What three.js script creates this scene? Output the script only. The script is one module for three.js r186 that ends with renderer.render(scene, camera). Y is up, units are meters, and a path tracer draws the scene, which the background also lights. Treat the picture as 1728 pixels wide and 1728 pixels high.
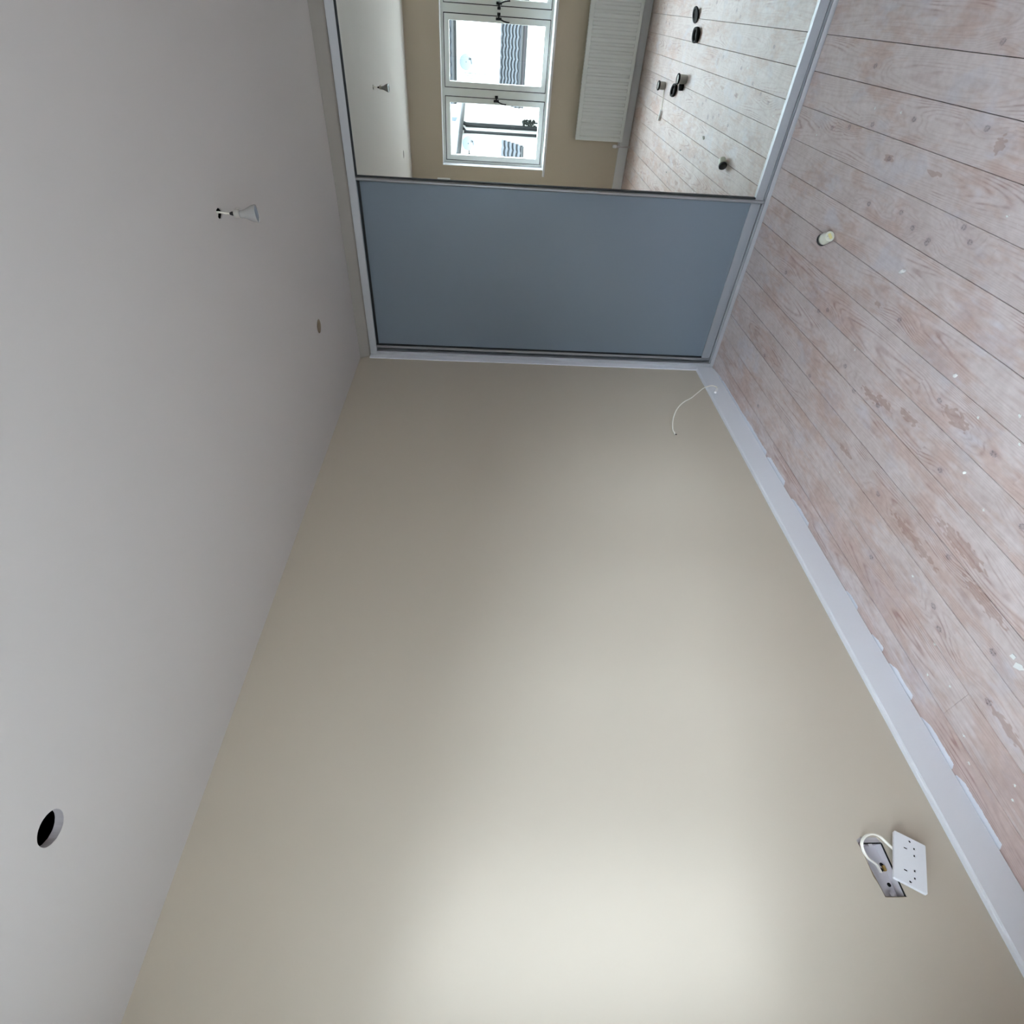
import * as THREE from 'three';
import { RoundedBoxGeometry } from 'three/addons/geometries/RoundedBoxGeometry.js';
import { mergeGeometries } from 'three/addons/utils/BufferGeometryUtils.js';
import { createNoise2D } from 'simplex-noise';

// ---------------------------------------------------------------- camera, sky, exposure
const scene = new THREE.Scene();
const camera = new THREE.PerspectiveCamera(86.76, 1, 0.02, 200);
{
  // the photograph was taken with the phone on its side: the picture's right is the room's down
  const X = new THREE.Vector3(0.056788, -0.998024, 0.026939), Zf = new THREE.Vector3(-0.689500, -0.058700, -0.721900);
  Zf.normalize(); X.addScaledVector(Zf, -X.dot(Zf)).normalize();
  const Z = Zf.clone().negate(), Y = new THREE.Vector3().crossVectors(Z, X);
  camera.quaternion.setFromRotationMatrix(new THREE.Matrix4().makeBasis(X, Y, Z));
  camera.position.set(1.79513, 1.58553, 3.36666);
}
scene.add(camera);
{
  // overcast sky: three times as bright overhead as at the horizon, alike in every direction of the compass
  const w = 64, h = 128, d = new Float32Array(w * h * 4);
  for (let y = 0; y < h; y++) for (let x = 0; x < w; x++) {
    const e = Math.sin(((y + 0.5) / h - 0.5) * Math.PI), l = (1 + 2 * Math.max(0, e)) / 3, o = (y * w + x) * 4;
    d[o] = 0.83 * l; d[o + 1] = 0.98 * l; d[o + 2] = 1.12 * l; d[o + 3] = 1;
  }
  const t = new THREE.DataTexture(d, w, h, THREE.RGBAFormat, THREE.FloatType);
  t.mapping = THREE.EquirectangularReflectionMapping; t.magFilter = THREE.LinearFilter; t.needsUpdate = true;
  scene.background = t;
}
scene.backgroundIntensity = 1.0; scene.environmentIntensity = 1.0;
{
  // low sun behind thin cloud: a broad soft glow over the roofs opposite
  const el = 13.5 * Math.PI / 180, az = 42 * Math.PI / 180, sun = new THREE.DirectionalLight(new THREE.Color().setRGB(0.82, 0.98, 1.13), 0.07);
  sun.position.set(1.7 + 40 * Math.cos(el) * Math.sin(az), 1.5 + 40 * Math.sin(el), 3.7 + 40 * Math.cos(el) * Math.cos(az));
  sun.target.position.set(1.7, 1.5, 3.7); sun.castShadow = true; sun.shadow.radius = 27; sun.shadow.mapSize.set(2048, 2048);
  Object.assign(sun.shadow.camera, { left: -8, right: 8, top: 8, bottom: -8, near: 1, far: 60 });
  scene.add(sun, sun.target);
}
const renderer = new THREE.WebGLRenderer({ antialias: true });
renderer.toneMapping = THREE.LinearToneMapping;
renderer.toneMappingExposure = 25.6;
renderer.shadowMap.enabled = true;

// ---------------------------------------------------------------- helpers
const V = (x, y, z) => new THREE.Vector3(x, y, z);
let seed = 7;
const rnd = (a = 0, b = 1) => { seed = (seed * 1664525 + 1013904223) >>> 0; return a + (b - a) * (seed / 4294967296); };
const taken = new Map();
function numbered(name) { const n = taken.get(name) ?? 0; taken.set(name, n + 1); return n ? `${name}_${String(n).padStart(3, '0')}` : name; }
const merge = (g) => (Array.isArray(g) ? (g.length > 1 ? mergeGeometries(g.map((q) => { const r = q.index ? q.toNonIndexed() : q; for (const k of Object.keys(r.attributes)) if (!['position', 'normal', 'uv'].includes(k)) r.deleteAttribute(k); return r; })) : g[0]) : g);
function part(name, g, m, parent, label) {
  const o = new THREE.Mesh(merge(g), m);
  o.name = parent === scene ? numbered(name) : name; o.castShadow = o.receiveShadow = true; parent.add(o);
  if (label) o.userData.label = label;
  return o;
}
function thing(name, label, category, group, pos = [0, 0, 0]) {
  const o = new THREE.Group(); o.name = numbered(name); o.position.set(...pos); scene.add(o);
  o.userData = { label, category }; if (group) o.userData.group = group;
  return o;
}
function struct(name, label, category) {
  const o = new THREE.Group(); o.name = name; scene.add(o); o.userData = { kind: 'structure', label, category };
  return o;
}
const sg = (o, label, category) => { o.userData = { ...o.userData, kind: 'structure', label, category }; return o; };
// a box from its two corners, edges rounded by r (r = 0: sharp)
function box(x0, y0, z0, x1, y1, z1, r = 0) {
  const w = x1 - x0, h = y1 - y0, d = z1 - z0;
  const g = r > 0 ? new RoundedBoxGeometry(w, h, d, 2, Math.min(r, w / 2.01, h / 2.01, d / 2.01)) : new THREE.BoxGeometry(w, h, d);
  return g.translate((x0 + x1) / 2, (y0 + y1) / 2, (z0 + z1) / 2);
}
const cyl = (r0, r1, h, n = 28, open = false) => new THREE.CylinderGeometry(r1, r0, h, n, 1, open).translate(0, h / 2, 0);   // r0 below, r1 above
const lathe = (pts, n = 32) => new THREE.LatheGeometry(pts.map(([r, y]) => new THREE.Vector2(Math.max(r, 1e-5), y)), n);
const tube = (pts, r, n = 60, k = 10) => new THREE.TubeGeometry(new THREE.CatmullRomCurve3(pts.map((p) => (p.isVector3 ? p : V(...p)))), n, r, k);
function rod(a, b, r, k = 12) {
  const A = V(...a), B = V(...b), d = B.clone().sub(A), g = new THREE.CylinderGeometry(r, r, d.length(), k);
  return g.applyQuaternion(new THREE.Quaternion().setFromUnitVectors(V(0, 1, 0), d.normalize())).translate((a[0] + b[0]) / 2, (a[1] + b[1]) / 2, (a[2] + b[2]) / 2);
}
// a flat band of given width and thickness along a curve; side is the direction of its width
function band(pts, w, t, side, n = 60) {
  const c = new THREE.CatmullRomCurve3(pts.map((p) => V(...p))), pos = [], idx = [], K = 10;
  for (let i = 0; i <= n; i++) {
    const P = c.getPointAt(i / n), T = c.getTangentAt(i / n), S = V(...side).addScaledVector(T, -T.dot(V(...side))).normalize(), N = V(0, 0, 0).crossVectors(T, S);
    for (let k = 0; k < K; k++) {
      const a = (k / K) * 2 * Math.PI, q = P.clone().addScaledVector(S, Math.sign(Math.cos(a)) * Math.pow(Math.abs(Math.cos(a)), 0.6) * w / 2).addScaledVector(N, Math.sign(Math.sin(a)) * Math.pow(Math.abs(Math.sin(a)), 0.6) * t / 2);
      pos.push(q.x, q.y, q.z);
    }
  }
  for (let i = 0; i < n; i++) for (let k = 0; k < K; k++) { const a = i * K + k, b = i * K + (k + 1) % K, d = a + K, e = b + K; idx.push(a, b, e, a, e, d); }
  const g = new THREE.BufferGeometry(); g.setAttribute('position', new THREE.Float32BufferAttribute(pos, 3)); g.setIndex(idx); g.computeVertexNormals();
  g.setAttribute('uv', new THREE.Float32BufferAttribute(new Float32Array(pos.length / 3 * 2), 2));
  return g;
}
// a flat plate with a given outline and holes (points [a, b]); extruded by depth along +c of the axes (u, v, n)
function plate(outline, holes, depth, u, v, n, origin, bevel = 0) {
  const s = new THREE.Shape(outline.map(([a, b]) => new THREE.Vector2(a, b)));
  for (const h of holes) s.holes.push(new THREE.Path(h.map(([a, b]) => new THREE.Vector2(a, b))));
  const g = new THREE.ExtrudeGeometry(s, { depth, bevelEnabled: bevel > 0, bevelSize: bevel, bevelThickness: bevel, bevelOffset: -bevel, bevelSegments: 2, curveSegments: 24 });
  const B = new THREE.Matrix4().makeBasis(V(...u), V(...v), V(...n)).setPosition(...origin);
  g.applyMatrix4(B);
  if (B.determinant() < 0) for (const a of Object.values(g.attributes)) for (let i = 0; i < a.count; i += 3) for (let c = 0; c < a.itemSize; c++) { const k = a.array[(i + 1) * a.itemSize + c]; a.array[(i + 1) * a.itemSize + c] = a.array[(i + 2) * a.itemSize + c]; a.array[(i + 2) * a.itemSize + c] = k; }
  return g;
}
const ring = (cx, cy, r, n = 40, jag = 0) => Array.from({ length: n }, (_, i) => { const a = (i / n) * 2 * Math.PI, q = r * (1 + jag * rnd(-1, 1)); return [cx + q * Math.cos(a), cy + q * Math.sin(a)]; });

const noise = createNoise2D(() => rnd());
const fbm = (x, y, o = 4) => { let s = 0, a = 0.5, f = 1; for (let i = 0; i < o; i++) { s += a * noise(x * f, y * f); a *= 0.5; f *= 2.03; } return s; };
function tex(w, h, f, srgb = true) {
  const d = new Uint8Array(w * h * 4);
  for (let y = 0; y < h; y++) for (let x = 0; x < w; x++) { const c = f(x, y), o = (y * w + x) * 4; d[o] = c[0]; d[o + 1] = c[1]; d[o + 2] = c[2]; d[o + 3] = 255; }
  const t = new THREE.DataTexture(d, w, h, THREE.RGBAFormat);
  t.colorSpace = srgb ? THREE.SRGBColorSpace : THREE.NoColorSpace; t.magFilter = THREE.LinearFilter; t.minFilter = THREE.LinearMipmapLinearFilter; t.generateMipmaps = true;
  t.wrapS = t.wrapT = THREE.RepeatWrapping; t.needsUpdate = true;
  return t;
}
const mat = (color, roughness = 0.6, more = {}) => new THREE.MeshPhysicalMaterial({ color: new THREE.Color(color), roughness, metalness: 0, ...more });

// ---------------------------------------------------------------- materials
const rollerBump = tex(256, 256, (x, y) => { const a = x / 256 * 2 * Math.PI, b = y / 256 * 2 * Math.PI; const v = 128 + 90 * fbm(Math.cos(a) * 6 + Math.sin(b) * 6, Math.sin(a) * 6 + Math.cos(b) * 6, 3); return [v, v, v]; }, false);
rollerBump.repeat.set(3, 3);
const M = {
  cream: mat('#cbbfae', 0.62, { bumpMap: rollerBump, bumpScale: 0.00012 }),
  ceiling: mat('#cdc7c4', 0.8, { bumpMap: rollerBump, bumpScale: 0.00012 }),
  plaster: mat('#b9b2b4', 0.9),
  tan: mat('#a08d76', 0.9),
  gloss: mat('#e9e9ee', 0.32),                         // white woodwork paint
  matteWhite: mat('#dedbd8', 0.6),
  window: mat('#e9ece9', 0.35),
  dark: mat('#171514', 0.9),
  void: mat('#0a0909', 1),
  silver: mat('#b2b5ba', 0.42, { metalness: 0.45 }),
  stile: mat('#b9bbbe', 0.28, { metalness: 0.8 }),
  silverLight: mat('#c2c3c6', 0.5, { metalness: 0.3 }),
  pelmet: mat('#9c968f', 0.75),
  seal: mat('#1b1d1f', 0.5),
  mirror: new THREE.MeshPhysicalMaterial({ color: new THREE.Color().setRGB(0.94, 0.97, 0.905), metalness: 1, roughness: 0 }),
  greyGlass: mat('#84909b', 0.3, { metalness: 0.32 }),
  wardrobeBoard: mat('#a8a4a0', 0.6),
  plug: mat('#fefeff', 0.3),
  plastic: mat('#efeff2', 0.28),
  cable: mat('#fbf6ea', 0.4),
  zinc: mat('#d9d3d7', 0.6, { metalness: 0.1 }),
  black: mat('#0c0b0f', 0.55),
  rubber: mat('#0e0d11', 0.8),
  brass: mat('#b79a5a', 0.35, { metalness: 0.9 }),
  lens: mat('#c9d0da', 0.12, { transmission: 0.35, thickness: 0, ior: 1.45 }),
  ceramic: mat('#b9b4ad', 0.4),
  yellow: mat('#d8cf8e', 0.5),
  radiator: mat('#e2e6e6', 0.35),
  pane: new THREE.MeshPhysicalMaterial({ color: 0xffffff, transmission: 1, thickness: 0, roughness: 0, ior: 1.5 }),
  chip: mat('#f0f0ee', 0.7),
  render: mat('#d6d5d2', 0.85),
  slate: mat('#2c3036', 0.8),
  slateDark: mat('#1f2226', 0.7),
  gutter: mat('#0d0f12', 0.7),
  fascia: mat('#332d32', 0.6),
  dish: mat('#565f68', 0.5),
  yard: mat('#8c8a86', 0.9),
  leaf: mat('#0f140e', 0.8),
};

// ---------------------------------------------------------------- room shell
const W = 3.34, H = 2.4, D = 3.689;            // left wall x = 0, wardrobe front z = 0, window wall z = D
const BACK = -0.66;

// floor: whitewashed pine boards, each one a piece
const FLOOR_KNOTS = [[1.251, 1.214], [1.242, 1.326], [1.321, 1.45], [1.251, 0.892], [1.276, 1.112], [1.233, 1.324], [1.293, 1.509], [1.492, 0.676], [1.458, 0.511], [1.543, 0.93], [1.434, 0.368], [1.573, 1.314], [0.651, 1.371], [0.538, 1.043], [0.403, 0.581], [0.7, 1.245], [0.687, 1.537], [0.86, 1.778], [0.755, 2.292], [0.691, 1.952], [0.851, 2.068], [0.436, 1.792], [0.504, 2.187], [0.417, 2.5], [0.302, 2.337], [0.295, 2.6], [0.338, 2.269], [0.232, 1.947], [0.163, 0.726], [0.823, 0.945], [0.791, 0.883], [0.816, 0.461], [1.41, 0.89], [0.98, 1.4]];
const FLOOR_BARE = [[0.694, 1.478, .06, .012], [0.711, 1.554, .05, .012], [0.742, 1.7, .05, .012], [0.853, 1.876, .055, .018], [0.437, 2.04, .12, .014], [0.566, 2.19, .1, .02], [0.503, 2.372, .08, .016], [0.297, 2.687, .07, .012], [0.438, 1.508, .05, .008], [0.976, 1.243, .02, .008], [1.543, 1.402, .02, .02], [1.411, 0.889, .03, .01], [1.42, 1.179, .04, .008]];
const FLOOR_SPECKS = [[0.901, 1.944], [0.981, 2.054], [0.747, 2.035], [0.705, 2.166], [0.921, 2.113], [0.149, 2.424], [0.202, 2.498], [0.25, 2.365], [0.342, 2.136], [0.139, 2.637], [0.095, 2.706], [0.164, 2.84], [0.202, 2.812], [1.388, 0.25], [1.542, 0.645], [1.552, 0.832], [1.393, 1.59], [0.78, 1.25], [0.35, 1.55]];
const edges = [0.0]; for (let x = 0.115; x < W + 0.1; x += 0.1358) edges.push(x); edges.push(edges.at(-1) + 0.1358);
const LEN = 3.76, ROWS = 13, RH = 96, TW = 2048;
for (let i = 0; i < edges.length - 1; i++) {                          // a few knots where the photograph shows none in particular
  const x = (edges[i] + edges[i + 1]) / 2;
  for (let k = 0; k < (x > 1.6 ? 4 : 0); k++) FLOOR_KNOTS.push([x + rnd(-0.045, 0.045), rnd(0.1, 3.6)]);
}
function boardColour(i, x, z) {
  const x0 = edges[i], x1 = edges[i + 1], t = x - x0, tone = noise(i * 7.31, 3.1), off = i * 13.7, ss = THREE.MathUtils.smoothstep;
  // growth rings cut lengthwise, bent round knots
  let bend = 0, knot = 0, halo = 0;
  for (const k of FLOOR_KNOTS) {
    if (k[0] < x0 - 0.004 || k[0] > x1 + 0.004) continue;
    const dx = (x - k[0]) / 0.0085, dz = (z - k[1]) / 0.011, r2 = dx * dx + dz * dz * 0.8;
    if (r2 < 90) { bend += Math.exp(-(dx * dx * 0.08 + dz * dz * 0.015)) * 2.2; if (r2 < 9) { const r = Math.sqrt(r2) + 0.35 * noise(x * 260 + off, z * 260); knot = Math.max(knot, Math.exp(-Math.pow((r - 0.72) / 0.22, 2)) * (0.35 + 0.65 * ss(noise(x * 90, z * 90), -0.5, 0.4)) + (r < 0.5 ? 0.2 : 0)); halo = Math.max(halo, Math.exp(-r * r * 0.3)); } }
  }
  const arch = (t - 0.068 + 0.03 * noise(off, z * 0.35)) / 0.135, wob = 0.8 * noise(x * 6 + off, z * 1.1) + 0.25 * noise(x * 26, z * 3.2 + off);
  const ringv = 20 * arch * arch + 3.2 * noise(off + 5, z * 0.5) + wob + bend;
  let grain = 0.5 + 0.5 * Math.sin(ringv * 7.6); grain = Math.pow(grain, 3.5);
  const fine = fbm(x * 420 + off, z * 9, 3) + 0.7 * fbm(x * 170 + off, z * 2.5, 2);
  // where the wash has worn off the grain
  let worn = 0.36 + 0.85 * ss(fbm(x * 4 + off * 0.9, z * 1.2 + 17, 3) + 0.2 * fbm(x * 40, z * 9, 2), 0.18, 0.5);
  worn = Math.max(worn, 1.15 * Math.exp(-Math.pow((x - 0.86) / 0.055, 2) - Math.pow((z - 1.25) / 0.8, 2)), 0.95 * Math.exp(-Math.pow((x - 0.53) / 0.1, 2) - Math.pow((z - 2.3) / 0.4, 2)));
  worn *= 0.55 + 0.45 * ss(noise(x * 34 + off, z * 12), -0.6, 0.5);
  const warm = ss(fbm(x * 3.2 + off * 0.25, z * 1.3 + 4, 4) + 0.5 * fbm(x * 26 + off, z * 7, 3) + tone * 0.12 + 0.34 * Math.exp(-x / 0.3) + (z > 1.7 && x < 0.9 ? 0.1 : 0) - (x > 1.1 ? 0.1 : 0), -0.1, 0.62);
  let patch = 0;
  for (const b of FLOOR_BARE) { const p = (x - b[0]) / b[3], c = (z - b[1]) / b[2], r = p * p + c * c; if (r < 4) patch = Math.max(patch, ss(1.2 - Math.sqrt(r) + 0.55 * noise(x * 75, z * 26), 0, 0.2)); }
  const grey = ss(fbm(x * 3.1 + 40, z * 2.2 + 9, 3) + 0.25 * fbm(x * 20, z * 9 + 30, 2), 0.14, 0.6);
  let r = 215, g = 201, b = 198;                                       // whitewash
  r -= 9 * warm; g -= 18 * warm; b -= 23 * warm;                     // wood shows through
  r -= 4 * grey; g -= 0; b += 5 * grey;                               // filler and bluish wash
  const gs = grain * worn * (1 - 0.6 * grey);
  r -= 27 * gs; g -= 36 * gs; b -= 36 * gs;
  const p = patch * 0.4; r += (158 - r) * p; g += (122 - g) * p; b += (108 - b) * p;
  r += 6 * fine + 4 * tone; g += 6 * fine + 4 * tone; b += 6 * fine + 4 * tone;
  const cloud = fbm(x * 6 + 80, z * 4.5, 4); const mot = fbm(x * 30, z * 22 + 5, 3); r += 9 * cloud + 8 * mot; g += 10 * cloud + 9 * mot; b += 11 * cloud + 9 * mot;
  r -= 9 * halo; g -= 13 * halo; b -= 12 * halo;
  const kk = Math.min(1, knot) * 0.62; r += (88 - r) * kk; g += (82 - g) * kk; b += (86 - b) * kk;
  // flecks and drips of paint
  for (const s of FLOOR_SPECKS) { const q = Math.hypot(x - s[0], (z - s[1]) * 0.8) + 0.003 * noise(x * 200, z * 200); if (q < 0.0034) { r = 240; g = 246; b = 242; } }
  if (noise(x * 110 + 11, z * 80 + off) + 0.35 * noise(x * 9, z * 7) > 1.16) { r = 222; g = 222; b = 217; }
  // runs of skirting paint on the first board
  if (i === 0) {
    const runs = [[0.075, 0.19, 0.024], [0.19, 0.70, 0.032], [0.66, 1.0, 0.037], [1.02, 1.26, 0.040], [1.36, 1.56, 0.034], [1.95, 2.05, 0.03], [2.17, 2.25, 0.032], [2.30, 2.452, 0.035], [2.515, 2.695, 0.036], [2.715, 2.93, 0.036]];
    for (const [c, d, w] of runs) { const e = Math.min(1, (z - c) / 0.035, (d - z) / 0.008); if (e > 0 && t < 0.02 + (w - 0.02) * e + 0.003 * noise(z * 9, 4) + 0.0012 * noise(z * 60, 9)) { r = 240; g = 240; b = 246; } }
  }
  return [r, g, b].map((v) => Math.max(0, Math.min(255, v)));
}
const boardMats = [0, 1].map((s) => mat('#ffffff', 0.5, { map: tex(TW, ROWS * RH, (px, py) => {
  const row = Math.floor(py / RH), i = Math.min(edges.length - 2, s * ROWS + row), u = (py % RH) / (RH - 1);
  return boardColour(i, edges[i] + u * (edges[i + 1] - edges[i]), px / TW * LEN - 0.03);
}) }));
{
  const floor = struct('floor', 'whitewashed pine floorboards running from window wall to wardrobe', 'floor');
  part('subfloor', box(-0.1, -0.2, -0.7, W + 0.1, -0.026, D + 0.3), M.dark, floor);
  for (let i = 0; i < edges.length - 1; i++) {
    const gap = [0.0011, 0.0007, 0.0006, 0.0009][i % 4], x0 = edges[i] + (i ? gap : 0), x1 = edges[i + 1] - gap, s = Math.floor(i / ROWS), row = i % ROWS;
    const cuts = i === 1 ? [-0.02, 2.551, D - 0.005] : i === 15 ? [-0.02, 1.3, D - 0.005] : [-0.02, D - 0.005];
    for (let k = 0; k < cuts.length - 1; k++) {
      const z0 = cuts[k] + (k ? 0.0006 : 0), z1 = cuts[k + 1] - 0.0006, lift = rnd(-0.0004, 0.0004);
      const sh = [[x0 + 0.0009, 0], [x0, -0.0011], [x0, -0.024], [x1, -0.024], [x1, -0.0011], [x1 - 0.0009, 0]];
      const g = plate(sh, [], z1 - z0, [1, 0, 0], [0, 1, 0], [0, 0, 1], [0, lift, z0]);
      const P = g.attributes.position, uv = g.attributes.uv;
      for (let q = 0; q < P.count; q++) uv.setXY(q, (P.getZ(q) + 0.03) / LEN, (row + 0.5 / RH + THREE.MathUtils.clamp((P.getX(q) - edges[i]) / (edges[i + 1] - edges[i]), 0, 1) * (1 - 1 / RH)) / ROWS);
      part('plank', g, boardMats[s], floor);
    }
  }
}

// ceiling with its cut holes, dark void above
const HOLE_A = [0.5815, 3.009], HOLE_B = [0.559, 0.775], HOLE_C = [1.2625, 1.5165];
{
  const jag = [[-0.014, 0.012], [-0.006, 0.019], [0.001, 0.011], [0.006, 0.021], [0.013, 0.018], [0.016, 0.004], [0.010, -0.012], [0.002, -0.019], [-0.008, -0.017], [-0.016, -0.004]];
  const c = part('ceiling', plate([[-0.1, BACK - 0.1], [W + 0.1, BACK - 0.1], [W + 0.1, D + 0.28], [-0.1, D + 0.28]],
    [ring(...HOLE_A, 0.033, 44, 0.004), ring(...HOLE_B, 0.033, 40), jag.map(([a, b]) => [HOLE_C[0] + a, HOLE_C[1] + b])], 0.004, [1, 0, 0], [0, 0, 1], [0, -1, 0], [0, H + 0.004, 0]), M.ceiling, scene);
  sg(c, 'flat white plasterboard ceiling with small round downlight holes', 'ceiling');
  part('hole_rim', plate(ring(...HOLE_A, 0.0334, 44), [ring(...HOLE_A, 0.0326, 44, 0.012)], 0.0165, [1, 0, 0], [0, 0, 1], [0, -1, 0], [0, H + 0.0168, 0]), M.plaster, c, 'cut plasterboard edge of the round hole');
  part('hole_rim', plate(ring(...HOLE_B, 0.0334, 44), [ring(...HOLE_B, 0.0322, 44)], 0.017, [1, 0, 0], [0, 0, 1], [0, -1, 0], [0, H + 0.0173, 0]), M.tan, c, 'tan cut edge of the hole nearest the wardrobe');
  part('ceiling_deck', [box(-0.1, 2.62, BACK - 0.1, W + 0.1, 2.72, D + 0.28)], M.void, c);
}
// walls
const BOX_HOLE = [[2.888, 0.352], [2.901, 0.3435], [2.958, 0.3440], [3.0405, 0.3450], [3.0415, 0.378], [3.0405, 0.4095], [3.02, 0.4115], [3.006, 0.4140], [2.99, 0.4185], [2.955, 0.4190], [2.93, 0.4195], [2.896, 0.4225], [2.8865, 0.405]];
{
  const l = part('wall_left', plate([[BACK - 0.1, -0.2], [D + 0.28, -0.2], [D + 0.28, 2.72], [BACK - 0.1, 2.72]], [BOX_HOLE, [[0.785, 0.461], [0.790, 0.453], [0.801, 0.4495], [0.809, 0.455], [0.806, 0.467], [0.794, 0.470]].reverse()], 0.12, [0, 0, 1], [0, 1, 0], [-1, 0, 0], [0, 0, 0]), M.cream, scene);
  sg(l, 'long cream painted wall with open socket box near skirting', 'wall');
  part('cable_hole_shade', box(-0.012, 0.447, 0.782, -0.004, 0.473, 0.812), M.void, l);  // near-black block set in the hole, standing for the shade inside it
  part('wall_core', box(-0.3, -0.2, BACK - 0.1, -0.12, 2.72, D + 0.28), M.dark, l);
  sg(part('wall_right', box(W, -0.2, BACK - 0.1, W + 0.12, 2.72, D + 0.28), M.cream, scene), 'cream wall at the far end of the wardrobe', 'wall');
  sg(part('wall_back', box(0, -0.2, BACK - 0.1, W, 2.72, BACK), M.cream, scene), 'wall behind the wardrobe', 'wall');
  const f = part('wall_front', plate([[-0.1, -0.2], [W + 0.1, -0.2], [W + 0.1, 2.72], [-0.1, 2.72]], [[[0.374, 0.915], [2.972, 0.915], [2.972, 2.054], [0.374, 2.054]]], 0.28, [1, 0, 0], [0, 1, 0], [0, 0, 1], [0, 0, D]), M.cream, scene);
  sg(f, 'cream window wall seen in the mirror', 'wall');
}
// skirting boards with a rounded top edge
{
  const prof = (h) => [[0, 0], [0.02, 0.003], [0.02, h - 0.007], [0.0172, h - 0.0015], [0.013, h], [0, h]];
  sg(part('baseboard_left', plate(prof(0.1266), [], D - 0.045, [1, 0, 0], [0, 1, 0], [0, 0, 1], [0.0002, 0.0012, 0.043]), M.gloss, scene), 'white painted skirting board along the cream wall', 'skirting');
  const g = plate(prof(0.107), [], W - 0.04, [0, 0, -1], [0, 1, 0], [1, 0, 0], [0.02, 0.0012, D - 0.0002]);
  sg(part('baseboard_front', g, M.gloss, scene), 'white skirting board under the radiator in the mirror', 'skirting');
  sg(part('baseboard_right', plate(prof(0.1266), [], D - 0.1, [-1, 0, 0], [0, 1, 0], [0, 0, 1], [W - 0.0002, 0.0012, 0.05]).scale(1, 1, 1), M.gloss, scene), 'white skirting board along the end wall', 'skirting');
}

// ---------------------------------------------------------------- window
{
  const w = struct('window_1', 'white casement window of four sashes seen in the mirror', 'window');
  const zf = D + 0.13, x0 = 0.375, x1 = 2.971, yb = 0.934, yt = 2.0535;
  const S0 = 0.408, PITCH = 0.652, SW = 0.570, sb = 0.962, st = 2.0135;
  const cuts = [0, 1, 2, 3].map((i) => [S0 + i * PITCH - 0.007, S0 + i * PITCH + SW + 0.007]);
  part('frame', plate([[x0, yb], [x1, yb], [x1, yt], [x0, yt]], cuts.map(([a, b]) => [[a, sb - 0.007], [b, sb - 0.007], [b, st + 0.007], [a, st + 0.007]]), 0.066, [1, 0, 0], [0, 1, 0], [0, 0, 1], [0, 0, zf + 0.002], 0.002), M.window, w);
  part('gasket', cuts.flatMap(([a, b]) => [box(a - 0.004, sb - 0.02, zf + 0.012, a + 0.02, st + 0.02, zf + 0.016), box(b - 0.02, sb - 0.02, zf + 0.012, b + 0.004, st + 0.02, zf + 0.016), box(a, sb - 0.02, zf + 0.012, b, sb + 0.016, zf + 0.016), box(a, st - 0.016, zf + 0.012, b, st + 0.02, zf + 0.016)]), M.seal, w);
  for (let i = 0; i < 4; i++) {
    const a = S0 + i * PITCH, b = a + SW, m = 0.048;
    const s = part('sash', [plate([[a, sb], [b, sb], [b, st], [a, st]], [[[a + m, sb + m], [b - m, sb + m], [b - m, st - m], [a + m, st - m]]], 0.05, [1, 0, 0], [0, 1, 0], [0, 0, 1], [0, 0, zf - 0.003], 0.003)], M.window, w);
    part('pane', new THREE.PlaneGeometry(b - a - 2 * m + 0.01, st - sb - 2 * m + 0.01).translate((a + b) / 2, (sb + st) / 2, zf + 0.022), M.pane, s);
    const right = i < 2, hx = right ? b - 0.016 : a + 0.016, kx = right ? b + 0.02 : a - 0.02, sgn = right ? 1 : -1, hy = 1.475;
    const lever = tube([[hx, hy, zf - 0.03], [hx - sgn * 0.004, hy - 0.02, zf - 0.036], [hx - sgn * 0.016, hy - 0.055, zf - 0.036], [hx - sgn * 0.022, hy - 0.095, zf - 0.03], [hx - sgn * 0.022, hy - 0.105, zf - 0.028]], 0.0065, 24, 8);
    part('handle', [box(hx - 0.011, hy - 0.028, zf - 0.014, hx + 0.011, hy + 0.028, zf - 0.0015, 0.004), cyl(0.009, 0.008, 0.03, 16).rotateX(-Math.PI / 2).translate(hx, hy, zf - 0.004), lever], M.black, s, 'black lever handle');
    part('catch', [box(kx - 0.011, hy - 0.016, zf - 0.016, kx + 0.011, hy + 0.016, zf + 0.0015, 0.004), box(Math.min(kx, hx) , hy - 0.006, zf - 0.02, Math.max(kx, hx), hy + 0.006, zf - 0.012, 0.002)], M.black, s, 'black keep on the mullion');
  }
  part('sill', box(0.315, 0.907, D - 0.024, 3.03, 0.933, zf + 0.01, 0.006), M.gloss, w);
  part('sill_end', [box(0.377, 0.90, D + 0.002, 2.969, 0.909, zf)], M.gloss, w);
  part('reveal_lining', [box(0.3745, 0.934, D - 0.001, 0.3795, 2.0535, zf + 0.06), box(2.9665, 0.934, D - 0.001, 2.9715, 2.0535, zf + 0.06), box(0.3745, 2.048, D - 0.001, 2.9715, 2.0538, zf + 0.06)], M.gloss, w);
}

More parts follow.
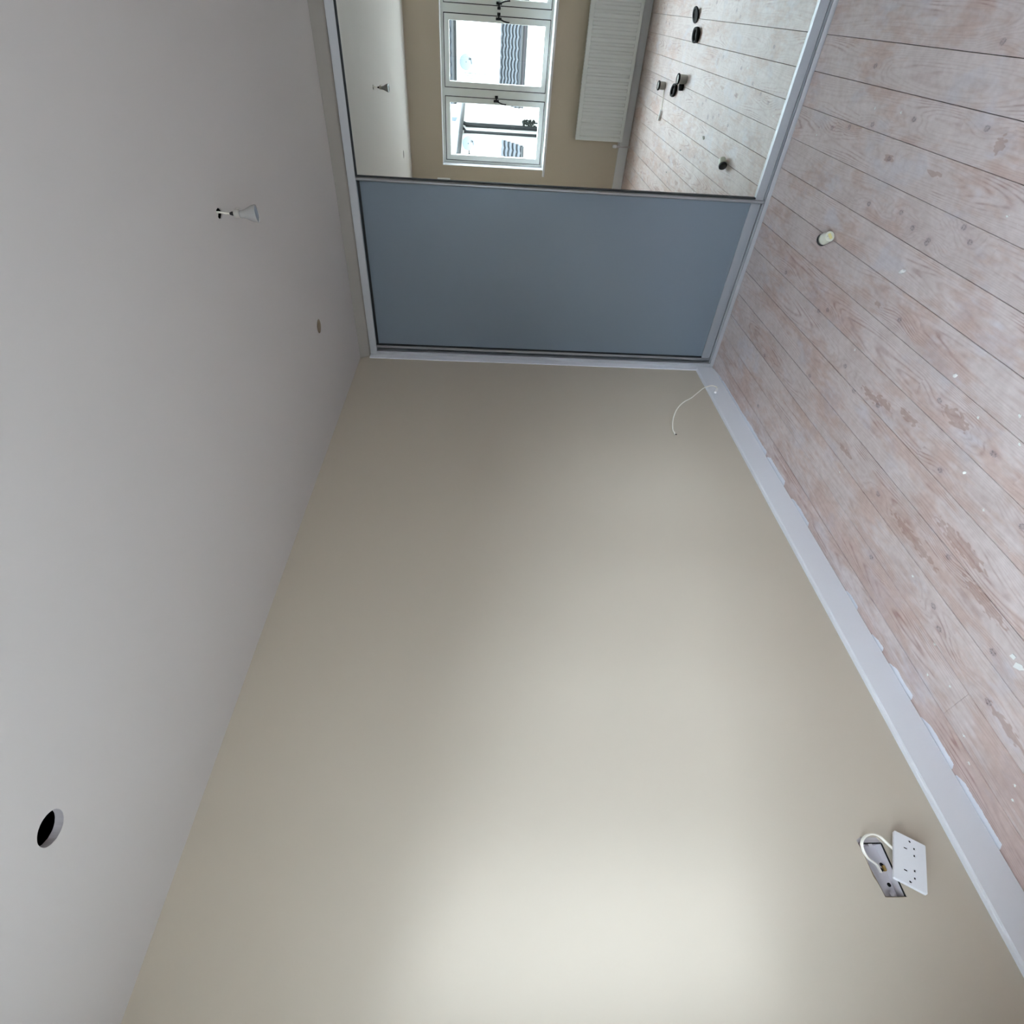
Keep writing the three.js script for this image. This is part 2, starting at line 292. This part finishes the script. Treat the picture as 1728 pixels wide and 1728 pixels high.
// ---------------------------------------------------------------- wardrobe
{
  const t = thing('sliding_wardrobe', 'built-in wardrobe with a mirrored and a grey glass sliding door', 'wardrobe');
  // frame
  part('side_lining', box(0.0005, 0.0, -0.62, 0.0085, 2.34, 0.042, 0.002), M.gloss, t, 'narrow white lining strip on the wall');
  part('side_channel', [box(0.0085, 0.0, -0.09, 0.012, 2.30, -0.004), box(0.012, 0.0, -0.018, 0.030, 2.30, -0.004, 0.002)], M.silverLight, t);
  part('pelmet', [plate([[-0.10, 2.3405], [0.0, 2.3405], [0.012, 2.346], [0.045, 2.3995], [-0.10, 2.3995]], [], W - 0.0015, [0, 0, 1], [0, 1, 0], [1, 0, 0], [0.0005, 0, 0], 0.001)], M.pelmet, t, 'splayed board between ceiling and track');
  part('top_track', [box(0.010, 2.296, -0.004, W - 0.001, 2.3385, 0.0, 0.0015), box(0.010, 2.322, -0.09, W - 0.001, 2.3385, -0.004), box(0.010, 2.302, -0.046, W - 0.001, 2.325, -0.043)], M.silverLight, t, 'pale aluminium top track');
  part('bottom_track', [box(0.010, 0.0008, -0.09, W - 0.001, 0.007, 0.0), box(0.010, 0.0008, -0.004, W - 0.001, 0.0245, 0.0, 0.0015), box(0.010, 0.006, -0.047, W - 0.001, 0.018, -0.043), box(0.010, 0.006, -0.09, W - 0.001, 0.02, -0.087)], M.silverLight, t, 'aluminium floor track with two runs');
  part('carcass', [box(0.0, 0.0, BACK + 0.002, 0.001, 2.33, -0.6), box(0.002, 0.0, BACK + 0.002, W - 0.002, 2.33, BACK + 0.012)], M.wardrobeBoard, t);
  // doors: [x0, x1, z of the front, panel material, name]
  const door = (name, x0, x1, z, m, label, tilt) => {
    const y0 = m === M.mirror ? 0.034 : 0.031, y1 = 2.312;
    const pg = box(x0 + 0.012, 0.05, -0.003, x1 - 0.012, y1, 0.003);
    if (tilt) pg.translate(-(x0 + x1) / 2, -1.2, 0).rotateX(tilt).translate((x0 + x1) / 2, 1.2, 0);
    const d = part(name, pg.translate(0, 0, z - 0.012), m, t, label);
    const front = m === M.mirror ? 0.0795 : 0.0800;
    part('bottom_rail', [box(x0 + 0.010, y0, z - 0.02, x1 - 0.010, front, z, 0.0015)], M.silver, d);
    part('stile', [x0, x1].map((x, k) => { const c = k ? x - 0.0105 : x + 0.0105; const sh = [[-0.0105, -0.022], [-0.0105, -0.004], [-0.008, 0.003], [-0.003, 0.0095], [0.003, 0.0095], [0.008, 0.004], [0.0105, -0.004], [0.0105, -0.022]]; return plate(sh, [], y1 - 0.026, [1, 0, 0], [0, 0, 1], [0, -1, 0], [c, y1, z]); }), M.stile, d);
    part('seal', [box(x0 + 0.0212, front, z - 0.02, x0 + 0.0285, y1, z - 0.001), box(x1 - 0.0285, front, z - 0.02, x1 - 0.0212, y1, z - 0.001), box(x0 + 0.0212, 2.287, z - 0.02, x1 - 0.0212, 2.3, z - 0.001)], M.seal, d);
    return d;
  };
  door('glass_door', 0.0315, 1.045, -0.047, M.greyGlass, 'grey satin glass sliding door');
  door('mirror_door', 1.0195, 2.06, -0.012, M.mirror, 'mirrored sliding door', 0.0048);
  door('glass_door', 2.035, 3.05, -0.047, M.greyGlass, 'second grey satin glass sliding door');
  part('end_panel', box(3.06, 0.0, -0.62, W - 0.001, 2.34, -0.004), M.matteWhite, t);
}

// ---------------------------------------------------------------- things on the long wall
{ // socket pulled out of its box
  const b = thing('back_box', 'open metal wall box with bare plaster edges', 'socket box', null, [0, 0, 0]);
  part('box_shell', [box(-0.041, 0.3455, 2.9005, -0.0395, 0.4195, 3.0405), box(-0.041, 0.3445, 2.9005, -0.004, 0.3460, 3.0405), box(-0.041, 0.412, 2.9005, -0.004, 0.4135, 3.0405), box(-0.041, 0.3455, 2.9005, -0.004, 0.4135, 2.902), box(-0.041, 0.3455, 3.039, -0.004, 0.4135, 3.0405)], M.zinc, b);
  part('plaster_bed', [box(-0.04, 0.3405, 2.883, -0.007, 0.424, 2.9015, 0.002)], M.plaster, b);
  part('box_gap_shade', [box(-0.012, 0.3462, 2.9019, -0.0035, 0.413, 2.9045), box(-0.006, 0.3450, 2.904, -0.0025, 0.3478, 3.04)], M.dark, b, 'dark strips standing for the shadow line between box and plaster');  // solid dark strips in place of the shadow along the box rim
  for (const [y, z] of [[0.394, 3.003], [0.356, 3.003], [0.392, 2.925], [0.36, 2.965], [0.352, 2.952]]) part('knockout', cyl(0.0055, 0.0055, 0.0006, 18).rotateZ(-Math.PI / 2).translate(-0.0394, y, z), M.dark, b);
  part('fixing_lug', box(-0.009, 0.374, 3.028, -0.0075, 0.386, 3.039), M.zinc, b); part('fixing_lug', box(-0.009, 0.374, 2.902, -0.0075, 0.386, 2.913), M.zinc, b); part('earth_terminal', box(-0.039, 0.348, 2.955, -0.03, 0.356, 2.97, 0.002), M.brass, b);
  part('plaster_edge', [band([[-0.005, 0.4215, 2.901], [-0.003, 0.4185, 2.93], [-0.004, 0.417, 2.97], [-0.003, 0.413, 3.005], [-0.005, 0.408, 3.04]], 0.006, 0.004, [1, 0, 0], 40), band([[-0.006, 0.4095, 3.0395], [-0.004, 0.38, 3.041], [-0.006, 0.346, 3.04]], 0.007, 0.004, [1, 0, 0], 24)], M.tan, b);
  const s = thing('wall_socket', 'white double plug socket hanging out of its wall box on a cable', 'socket', null, [0.037, 0.3185, 2.9645]);
  const PW = 0.145, PH = 0.084, hole = (z, y, w, h) => [[z - w / 2, y - h / 2], [z + w / 2, y - h / 2], [z + w / 2, y + h / 2], [z - w / 2, y + h / 2]];
  const pins = []; for (const c of [-0.0335, 0.0335]) pins.push(hole(c, 0.0115, 0.0044, 0.0085), hole(c - 0.0108, -0.0115, 0.0066, 0.0042), hole(c + 0.0108, -0.0115, 0.0066, 0.0042));
  for (const c of [-0.0605, 0.0605]) pins.push(ring(c, 0, 0.0031, 16));
  const rr = 0.004, o = []; for (const [cx, cy, a0] of [[PW / 2 - rr, PH / 2 - rr, 0], [-PW / 2 + rr, PH / 2 - rr, 90], [-PW / 2 + rr, -PH / 2 + rr, 180], [PW / 2 - rr, -PH / 2 + rr, 270]]) for (let k = 0; k <= 5; k++) { const a = (a0 + k * 18) * Math.PI / 180; o.push([cx + rr * Math.cos(a), cy + rr * Math.sin(a)]); }
  part('face_plate', plate(o, pins, 0.008, [0, 0, 1], [0, 1, 0], [1, 0, 0], [0.001, 0, 0], 0.0012), M.plastic, s);
  part('socket_body', box(-0.019, -0.026, -0.055, 0.0012, 0.026, 0.055, 0.003), M.plastic, s);
  part('pin_shutter', box(0.0012, -0.02, -0.066, 0.0078, 0.02, 0.066), M.dark, s);
  for (const z of [-0.02, 0, 0.02]) part('terminal', box(-0.024, -0.006, z - 0.004, -0.019, 0.004, z + 0.004, 0.001), M.brass, s);
  s.rotation.set(-0.555, 0.09, 0.05);
  const c = part('cable', band([[-0.036, 0.366, 2.972], [-0.020, 0.380, 2.957], [0.002, 0.4125, 2.943], [0.014, 0.424, 2.928], [0.022, 0.4235, 2.9085], [0.027, 0.407, 2.8935], [0.029, 0.385, 2.888], [0.026, 0.362, 2.894], [0.022, 0.345, 2.912], [0.018, 0.326, 2.934]], 0.0088, 0.0046, [0.7, -0.5, 0.3], 80), M.cable, scene);
  c.userData = { label: 'short flat white cable looping from the open wall box to the double socket', category: 'cable' };
}
{ // data cable out of the wall, its plug hanging before the skirting
  const c = thing('wall_cable', 'thin white cable curving from a wall hole down to the skirting', 'cable');
  part('lead', tube([[-0.03, 0.4615, 0.797], [0.0, 0.4625, 0.794], [0.008, 0.47, 0.774], [0.025, 0.461, 0.711], [0.04, 0.442, 0.658], [0.05, 0.409, 0.599], [0.055, 0.357, 0.537], [0.055, 0.295, 0.485], [0.05, 0.228, 0.407], [0.046, 0.162, 0.337], [0.042, 0.104, 0.306], [0.041, 0.081, 0.318], [0.044, 0.086, 0.345]], 0.0034, 120, 10), M.cable, c);
  const d = V(0.003, 0.05, 0.085).normalize(), q = new THREE.Quaternion().setFromUnitVectors(V(0, 0, 1), d);
  part('plug', [box(-0.0065, -0.007, 0, 0.0065, 0.007, 0.05, 0.002), box(-0.0035, -0.0045, -0.012, 0.0035, 0.0045, 0.004, 0.002)].map((g) => g.applyQuaternion(q).translate(0.044, 0.088, 0.352)), M.plug, c);
}
// ---------------------------------------------------------------- lamp hanging from the ceiling
{
  const l = thing('hanging_spotlight', 'small spotlight bulb dangling on its wires from a rough ceiling hole', 'spotlight', null, [HOLE_C[0], H, HOLE_C[1]]);
  part('wire', [tube([[-0.002, 0.02, 0.001], [0.0015, 0.0, 0.0005], [0.001, -0.018, 0], [-0.001, -0.034, 0.0005]], 0.0021, 20, 8), tube([[0.003, 0.02, 0.003], [0.004, 0.0, 0.001], [0.0, -0.018, 0.002], [0.002, -0.034, 0.0005]], 0.0016, 20, 8)], M.cable, l);
  const tilt = (g) => g.rotateX(0.12).rotateZ(0.05);
  part('connector', tilt(lathe([[0, 0], [0.0035, 0], [0.0055, -0.006], [0.006, -0.012], [0.0, -0.012]], 14)).translate(0, -0.03, 0), M.black, l);
  part('lamp_holder', [tilt(lathe([[0, 0], [0.0095, 0], [0.011, -0.003], [0.0125, -0.016], [0.0115, -0.0165], [0, -0.0165]])), tilt(tube([[0.011, -0.004, 0], [0.0165, -0.014, 0], [0.014, -0.024, 0.003]], 0.0014, 12, 6))].map((g) => g.translate(0, -0.0425, 0)), M.ceramic, l);
  const b = part('bulb', tilt(lathe([[0, 0], [0.0095, 0], [0.0105, -0.004], [0.0115, -0.012], [0.0125, -0.0165], [0.017, -0.026], [0.0225, -0.038], [0.0248, -0.048], [0.0248, -0.051], [0.0232, -0.0515], [0.0225, -0.048], [0.019, -0.036], [0.012, -0.022], [0, -0.018]])).translate(-0.0008, -0.0585, -0.0015), mat('#aaa7a4', 0.25), l);
  part('lens', tilt(lathe([[0, -0.0495], [0.012, -0.0505], [0.0226, -0.0497], [0.0226, -0.0485], [0, -0.0478]])).translate(-0.0008, -0.0585, -0.0015), mat('#a9adb8', 0.15, { metalness: 0.3 }), b);
}
// ---------------------------------------------------------------- radiator and plate on the window wall
{
  const r = thing('radiator', 'long white ribbed panel radiator under the window in the mirror', 'radiator');
  const x0 = 0.70, x1 = 2.645, y0 = 0.10, y1 = 0.613, zb = D - 0.10, n = 32, sh = [[x0 + 0.03, 0]];
  for (let i = 0; i < n; i++) { const a = x0 + 0.03 + (x1 - x0 - 0.06) * i / n, s = (x1 - x0 - 0.06) / n; sh.push([a + s * 0.12, 0], [a + s * 0.3, 0.009], [a + s * 0.7, 0.009], [a + s * 0.88, 0]); }
  sh.push([x1 - 0.03, 0], [x1 - 0.03, -0.004], [x0 + 0.03, -0.004]);
  part('front_panel', [plate(sh, [], y1 - y0 - 0.075, [1, 0, 0], [0, 0, -1], [0, 1, 0], [0, y0 + 0.035, zb - 0.002]), box(x0, y0, zb - 0.006, x1, y0 + 0.036, zb + 0.006, 0.004), box(x0, y1 - 0.04, zb - 0.006, x1, y1, zb + 0.006, 0.004), box(x0, y0, zb - 0.005, x0 + 0.034, y1, zb + 0.006, 0.003), box(x1 - 0.034, y0, zb - 0.005, x1, y1, zb + 0.006, 0.003)], M.radiator, r);
  part('rear_panel', [box(x0 + 0.003, y0, D - 0.045, x1 - 0.003, y1 - 0.003, D - 0.035, 0.003), box(x0, y0 + 0.01, zb, x0 + 0.0015, y1 - 0.004, D - 0.04), box(x1 - 0.0015, y0 + 0.01, zb, x1, y1 - 0.004, D - 0.04)], M.radiator, r);
  part('top_grille', Array.from({ length: 64 }, (_, i) => box(x0 + 0.01 + i * 0.0303, y1 - 0.006, zb + 0.005, x0 + 0.028 + i * 0.0303, y1 - 0.003, D - 0.045)), M.radiator, r);
  for (const x of [1.0, 2.3]) part('bracket', box(x, y0 + 0.05, D - 0.036, x + 0.03, y1 - 0.05, D - 0.0005), M.zinc, r);
  const v = part('valve', [cyl(0.0075, 0.0075, 0.05, 14).rotateZ(Math.PI / 2).translate(x0 + 0.004, 0.130, D - 0.07), cyl(0.011, 0.011, 0.036, 16).translate(0.655, 0.112, D - 0.07), rod([0.655, 0.115, D - 0.07], [0.655, 0.0, D - 0.07], 0.0075)], M.zinc, r);
  part('valve_head', lathe([[0, 0], [0.014, 0], [0.0165, 0.006], [0.0165, 0.03], [0.014, 0.04], [0.008, 0.044], [0, 0.044]], 20).translate(0.655, 0.147, D - 0.07), M.plastic, v, 'white valve head');
  const p = thing('blank_plate', 'pale blank plate high on the window wall, cut off by the mirror edge', 'plate', null, [0.18, 2.046, D]);
  part('plate_cover', box(-0.068, -0.072, -0.011, 0.07, 0.072, -0.0005, 0.004), M.plastic, p);
  for (const y of [-0.05, 0.05]) part('plate_screw', cyl(0.004, 0.004, 0.0012, 12).rotateX(-Math.PI / 2).translate(0, y, -0.0108), M.zinc, p);
}
// ---------------------------------------------------------------- loose fittings on the floor
{
  const s = thing('loose_spotlight', 'white spotlight bulb with black lens lying on the floor by the wardrobe', 'spotlight', null, [1.068, 0.0, 0.735]);
  const ax = V(-0.54, 0.02, -0.84).normalize(), q = new THREE.Quaternion().setFromUnitVectors(V(0, 1, 0), ax), at = (g) => g.applyQuaternion(q).translate(0, 0.0265, 0.0);
  part('bulb_body', at(lathe([[0, -0.030], [0.0205, -0.030], [0.0225, -0.027], [0.0230, -0.010], [0.0255, 0.004], [0.0255, 0.022], [0, 0.022]])), mat('#d6d6c6', 0.3), s);
  part('lens', at(lathe([[0, 0.016], [0.0262, 0.016], [0.0266, 0.028], [0.0240, 0.031], [0.020, 0.0295], [0.0, 0.028]])), M.black, s, 'black lens');
  part('rear_label', at(box(-0.0125, -0.0312, -0.007, 0.0125, -0.0298, 0.007)), M.yellow, s, 'yellow label on its rear');
  for (const x of [-0.006, 0.006]) part('contact_pin', at(cyl(0.002, 0.002, 0.006, 10).translate(x, -0.0355, 0.011)), M.zinc, s);
}
{
  // downlight fittings under the window, seen only in the mirror
  const can = (label, pos, r, h, turn, lead) => {
    const o = thing('downlight_fitting', label, 'downlight', 'downlight fittings on the floor', pos);
    part('can', lathe([[0, 0.001], [r * 0.82, 0.001], [r * 0.86, 0.004], [r * 0.9, h - 0.012], [r, h - 0.011], [r, h - 0.004], [0, h - 0.004]]), mat('#a3a29a', 0.45, { metalness: 0.3 }), o);
    part('bezel', lathe([[r * 0.88, h - 0.016], [r * 1.04, h - 0.012], [r * 1.06, h - 0.003], [r * 0.9, h], [r * 0.7, h - 0.006], [0, h - 0.008]]), M.rubber, o, 'black bezel');
    if (lead) { part('lead', tube(lead.map(([x, y, z]) => [x - pos[0], y, z - pos[2]]), 0.003, 40, 8), M.cable, o); const e = lead.at(-1); part('plug', [box(-0.05, 0, -0.013, 0.03, 0.02, 0.013, 0.004).rotateY(0.2).translate(e[0] - pos[0], 0.0005, e[2] - pos[2])], M.plastic, o); }
    o.rotation.y = 0; return o;
  };
  can('taller upright downlight can with black top, in the middle of the fittings', [1.385, 0, 2.05], 0.035, 0.075, 0);
  can('upright downlight can with a thin lead and white plug', [1.285, 0, 2.66], 0.034, 0.065, 0, [[1.26, 0.01, 2.64], [1.22, 0.003, 2.63], [1.15, 0.003, 2.61], [1.09, 0.007, 2.59]]);
  const disc = (label, pos, r, h, rx, rz) => {
    const o = thing('black_downlight', label, 'downlight', 'loose black downlights on the floor', pos);
    part('bezel', lathe([[r * 0.62, 0], [r * 0.95, 0], [r, h * 0.5], [r * 0.96, h], [r * 0.7, h * 0.8], [r * 0.62, h * 0.3], [r * 0.62, 0]], 36), M.rubber, o);
    part('lens', lathe([[0, h * 0.45], [r * 0.5, h * 0.42], [r * 0.66, h * 0.3], [r * 0.66, h * 0.15], [0, h * 0.15]], 30), M.rubber, o);
    o.rotation.set(rx, 0, rz); return o;
  };
  disc('thin black downlight farthest from the long wall', [1.765, 0.012, 2.12], 0.05, 0.012, -0.12, 0.2);
  disc('thick black downlight beside the thin one', [1.655, 0.006, 1.99], 0.048, 0.028, -0.08, 0.1);
  disc('small black downlight touching the taller can', [1.335, 0.003, 2.09], 0.027, 0.03, 0, 0.05);
  disc('black downlight between the two upright cans', [1.29, 0.006, 2.29], 0.046, 0.024, -0.1, -0.12);
}
{
  // crumbs and chips
  const chip = (name, label, cat, pos, size, m, turn) => {
    const g = new THREE.IcosahedronGeometry(1, 1), P = g.attributes.position;
    for (let i = 0; i < P.count; i++) { const v = V(P.getX(i), P.getY(i), P.getZ(i)); const k = 1 + 0.35 * noise(v.x * 2.1 + pos[0] * 9, v.y * 2 + v.z * 1.7); P.setXYZ(i, v.x * k, v.y * k, v.z * k); }
    g.computeVertexNormals(); g.scale(...size).rotateY(turn).translate(0, size[1] * 0.85, 0);
    const o = part(name, g, m, scene); o.position.set(...pos); o.userData = { label, category: cat }; return o;
  };
  chip('plaster_crumb', 'white plaster crumb on the boards below the loose spotlight', 'crumb', [1.12, 0, 1.29], [0.007, 0.008, 0.014], M.chip, 0.5);
  chip('plaster_crumb', 'small white plaster crumb beside a dark split in the boards', 'crumb', [0.957, 0, 1.778], [0.006, 0.006, 0.006], M.chip, 0.2);
  chip('plaster_crumb', 'white crumb next to the large dark knot', 'crumb', [0.747, 0, 2.035], [0.005, 0.005, 0.005], M.chip, 0.8);
  const flake = (label, pts, pos) => { const g = plate(pts, [], 0.0012, [1, 0, 0], [0, 0, 1], [0, -1, 0], [0, 0.0022, 0], 0.0003); const o = part('paint_flake', g, M.chip, scene); o.position.set(...pos); o.userData = { label, category: 'paint flake', group: 'white paint flakes at the edge of the floor' }; };
  flake('squarish white paint flake above the larger pointed one', [[-0.007, -0.008], [0.006, -0.007], [0.008, 0.006], [-0.005, 0.008]], [0.464, 0, 2.545]);
  flake('larger pointed white paint flake at the edge of the floor', [[-0.014, -0.006], [0.004, -0.011], [0.013, 0.004], [0.008, 0.018], [-0.004, 0.012]], [0.457, 0, 2.572]);
}

// ---------------------------------------------------------------- outside: yard and the white houses across it
{
  sg(part('ground', box(-40, -6.2, D + 0.3, 45, -6.0, 60), M.yard, scene), 'paved yard below the window', 'ground');
  const roofTiles = (x0, x1, yTop, zTop, yBot, zBot, rows, roll, m, parent, cut) => {          // courses of rolled tiles, joined
    const gs = [], js = [];
    for (let k = 0; k < rows; k++) {
      const a = k / rows, b = (k + 1) / rows + 0.02, n = Math.max(4, Math.round((x1 - x0) / roll * 8)), pos = [], idx = [];
      for (let i = 0; i <= n; i++) {
        const x = x0 + (x1 - x0) * i / n, w = Math.pow(Math.abs(Math.sin(x / roll * Math.PI)), 0.7) * 0.048;
        for (const [q, e] of [[a, -0.02], [b, 0.075], [b, -0.06]]) pos.push(x, yTop + (yBot - yTop) * q + w * (e >= 0 ? 1 : 0.4) + e, zTop + (zBot - zTop) * q - 0.01 * (e > 0 ? 1 : 0));
      }
      for (let i = 0; i < n; i++) { const p = i * 3; for (const o of [0, 1]) idx.push(p + o, p + o + 1, p + o + 4, p + o, p + o + 4, p + o + 3); }
      const g = new THREE.BufferGeometry(); g.setAttribute('position', new THREE.Float32BufferAttribute(pos, 3)); g.setAttribute('uv', new THREE.Float32BufferAttribute(new Float32Array(pos.length / 3 * 2), 2)); g.setIndex(idx); g.computeVertexNormals(); gs.push(g);
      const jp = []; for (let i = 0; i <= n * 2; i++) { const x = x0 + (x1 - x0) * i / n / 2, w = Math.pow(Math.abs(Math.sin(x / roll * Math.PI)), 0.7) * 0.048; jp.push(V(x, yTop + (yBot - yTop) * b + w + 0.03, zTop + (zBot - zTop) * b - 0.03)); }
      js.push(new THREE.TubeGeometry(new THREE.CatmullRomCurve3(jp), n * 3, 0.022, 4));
    }
    const o = part('roof_tiles', gs, m, parent); o.userData.kind = 'stuff';
    const j = part('tile_shadow_lines', js, M.gutter, parent); j.userData.kind = 'stuff'; return o;  // dark tubes along each course stand for the shadow under the tile ends
  };
  const h = thing('white_house', 'white rendered house across the yard with grey tiled roof, in the second window pane', 'house');
  part('wall', box(-1.55, -6, 25, 12, 2.75, 32), M.render, h);
  part('roof', plate([[24.6, 2.86], [25.0, 2.86], [32, 2.86], [28.4, 5.2]], [], 13.6, [0, 0, 1], [0, 1, 0], [1, 0, 0], [-1.6, 0, 0]), M.slateDark, h);
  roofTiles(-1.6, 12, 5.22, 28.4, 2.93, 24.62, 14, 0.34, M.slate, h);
  part('gutter', [rod([-1.6, 2.80, 24.55], [12, 2.80, 24.55], 0.075, 10), box(-1.6, 2.69, 24.62, 12, 2.74, 24.66)], M.gutter, h);
  const wn = part('window', box(0.474, 2.02, 24.96, 0.88, 2.33, 25.02), mat('#8a9698', 0.3), h); part('pane', box(0.50, 2.04, 24.945, 0.86, 2.31, 24.962), mat('#727d82', 0.1), wn);
  part('trellis', [0, 1, 2, 3, 4, 5].flatMap((k) => [rod([-0.76, 1.15 + k * 0.2, 24.93], [-0.62, 1.35 + k * 0.2, 24.93], 0.009, 6), rod([-0.62, 1.15 + k * 0.2, 24.93], [-0.76, 1.35 + k * 0.2, 24.93], 0.009, 6)]).concat([rod([-0.61, 1.1, 24.93], [-0.61, 2.4, 24.93], 0.012, 6), rod([-0.78, 1.1, 24.93], [-0.78, 2.4, 24.93], 0.012, 6)]), mat('#4c5a52', 0.7), h);
  const lt = part('lean_to', box(-1.45, -6, 23.75, 12, 0.06, 25.0), M.render, h);
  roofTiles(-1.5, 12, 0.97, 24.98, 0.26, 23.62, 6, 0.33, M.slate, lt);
  part('lean_to_gutter', [rod([-1.5, 0.17, 23.56], [12, 0.17, 23.56], 0.055, 10), box(-1.5, -0.01, 23.6, 12, 0.05, 23.66)], M.gutter, lt);
  part('fascia', box(-1.5, 0.05, 23.63, 12, 0.16, 23.68), M.fascia, lt);
  const dish = (label, pos, r, arm) => {
    const d = thing('satellite_dish', label, 'satellite dish', 'satellite dishes on the white houses', pos);
    part('reflector', lathe(Array.from({ length: 9 }, (_, i) => [r * i / 8, 0.16 * r * (i / 8) ** 2]).concat([[r, 0.17 * r], [r * 0.98, 0.13 * r], [0, -0.01]]), 28).rotateX(-Math.PI / 2 - 0.15), M.dish, d);
    part('feed_arm', [rod([-0.05, -r * 0.9, -0.08], [0.12, -r * 0.75, -r * 1.3], 0.012, 8), cyl(0.03, 0.04, 0.09, 10).rotateX(0.9).translate(0.12, -r * 0.75, -r * 1.32)], M.gutter, d);
    part('mount', [rod([0, 0, 0], arm, 0.025, 8), box(arm[0] - 0.06, arm[1] - 0.1, arm[2] - 0.02, arm[0] + 0.06, arm[1] + 0.1, arm[2] + 0.02)], M.gutter, d);
  };
  dish('satellite dish on the house in the second pane', [-0.25, 2.32, 24.72], 0.26, [0, -0.08, 0.25]);
  const k = thing('white_house', 'white side wall with downpipes and slanting eaves, in the pane nearest the long wall', 'house');
  const A = [-3.6, 24.4], ang = Math.atan2(-2.6 + 3.6, 34 - 24.4), place = (o) => { o.rotateY(ang).translate(A[0], 0, A[1]); return o; };     // along local +z
  part('wall', place(box(-5, -6, 0.3, 0, 2.66, 12)), M.render, k);
  part('roof', place(plate([[0.3, 2.72], [0, 2.70], [-3, 2.72], [-2.6, 4.6]], [], 12.2, [1, 0, 0], [0, 1, 0], [0, 0, 1], [0, 0, 0.1])), M.slate, k);
  part('gutter', place(rod([0.2, 2.66, 0.1], [0.2, 2.66, 12.3], 0.11, 10)), M.gutter, k);
  part('downpipe', place(merge([rod([0.1, 2.45, 5.0], [0.1, -6, 5.0], 0.095, 10), rod([0.2, 2.66, 5.0], [0.1, 2.4, 5.0], 0.08, 10), box(0.03, 0.02, 4.87, 0.17, 0.26, 5.12, 0.03)])), M.gutter, k);
  part('downpipe', place(merge([rod([0.09, 2.5, 3.9], [0.09, -6, 3.9], 0.06, 10), rod([0.2, 2.66, 4.4], [0.09, 2.4, 3.9], 0.055, 10)])), M.gutter, k);
  part('vent_pipe', place(rod([-0.1, 2.5, 6.6], [-0.1, 3.2, 6.6], 0.09, 10)), M.dish, k);
  dish('satellite dish by the downpipes in the pane nearest the long wall', [-2.93, 2.22, 24.5], 0.26, [-0.52, -0.05, 0.4]);
  const g = thing('lean_to_roof', 'short tiled lean-to roof below the dish in the pane nearest the long wall', 'roof');
  part('lean_to_wall', box(-6, -6, 23.6, -2.98, -0.05, 24.6), M.render, g);
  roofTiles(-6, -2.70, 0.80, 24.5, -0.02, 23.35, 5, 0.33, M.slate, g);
  part('lean_to_gutter', rod([-6, -0.06, 23.28], [-2.74, -0.06, 23.28], 0.05, 10), M.gutter, g);
  const s = thing('shrub', 'dark shrub at the foot of the downpipes', 'shrub', null, [-2.6, -0.9, 28.2]);
  const gs = []; for (let i = 0; i < 60; i++) { const a = rnd(0, 6.28), r = rnd(0, 0.13), y = rnd(0, 0.6); gs.push(new THREE.SphereGeometry(0.045, 5, 4).scale(1, 1.4, 1).translate(r * Math.cos(a), y, r * Math.sin(a))); }
  part('foliage', gs, M.leaf, s); part('stem', rod([0, -5.1, 0], [0, 0.6, 0], 0.03, 8), M.slateDark, s);
  const far = thing('white_house', 'far white house closing the gap between the two nearer ones', 'house');
  part('wall', box(-12, -6, 47, 6, 2.2, 55), M.render, far);
  part('roof', plate([[46.7, 2.2], [55, 2.2], [51, 4.4]], [], 18.6, [0, 0, 1], [0, 1, 0], [1, 0, 0], [-12.3, 0, 0]), M.slate, far);
  const shed = thing('garden_shed', 'dark brown shed low in the pane nearest the long wall', 'shed');
  part('shed_wall', box(-2.45, -6, 38.5, -1.5, -0.95, 41), M.fascia, shed); part('shed_roof', plate([[38.3, -0.97], [41.2, -0.97], [39.75, -0.5]], [], 1.15, [0, 0, 1], [0, 1, 0], [1, 0, 0], [-2.55, 0, 0]), M.slateDark, shed);
}

renderer.render(scene, camera);
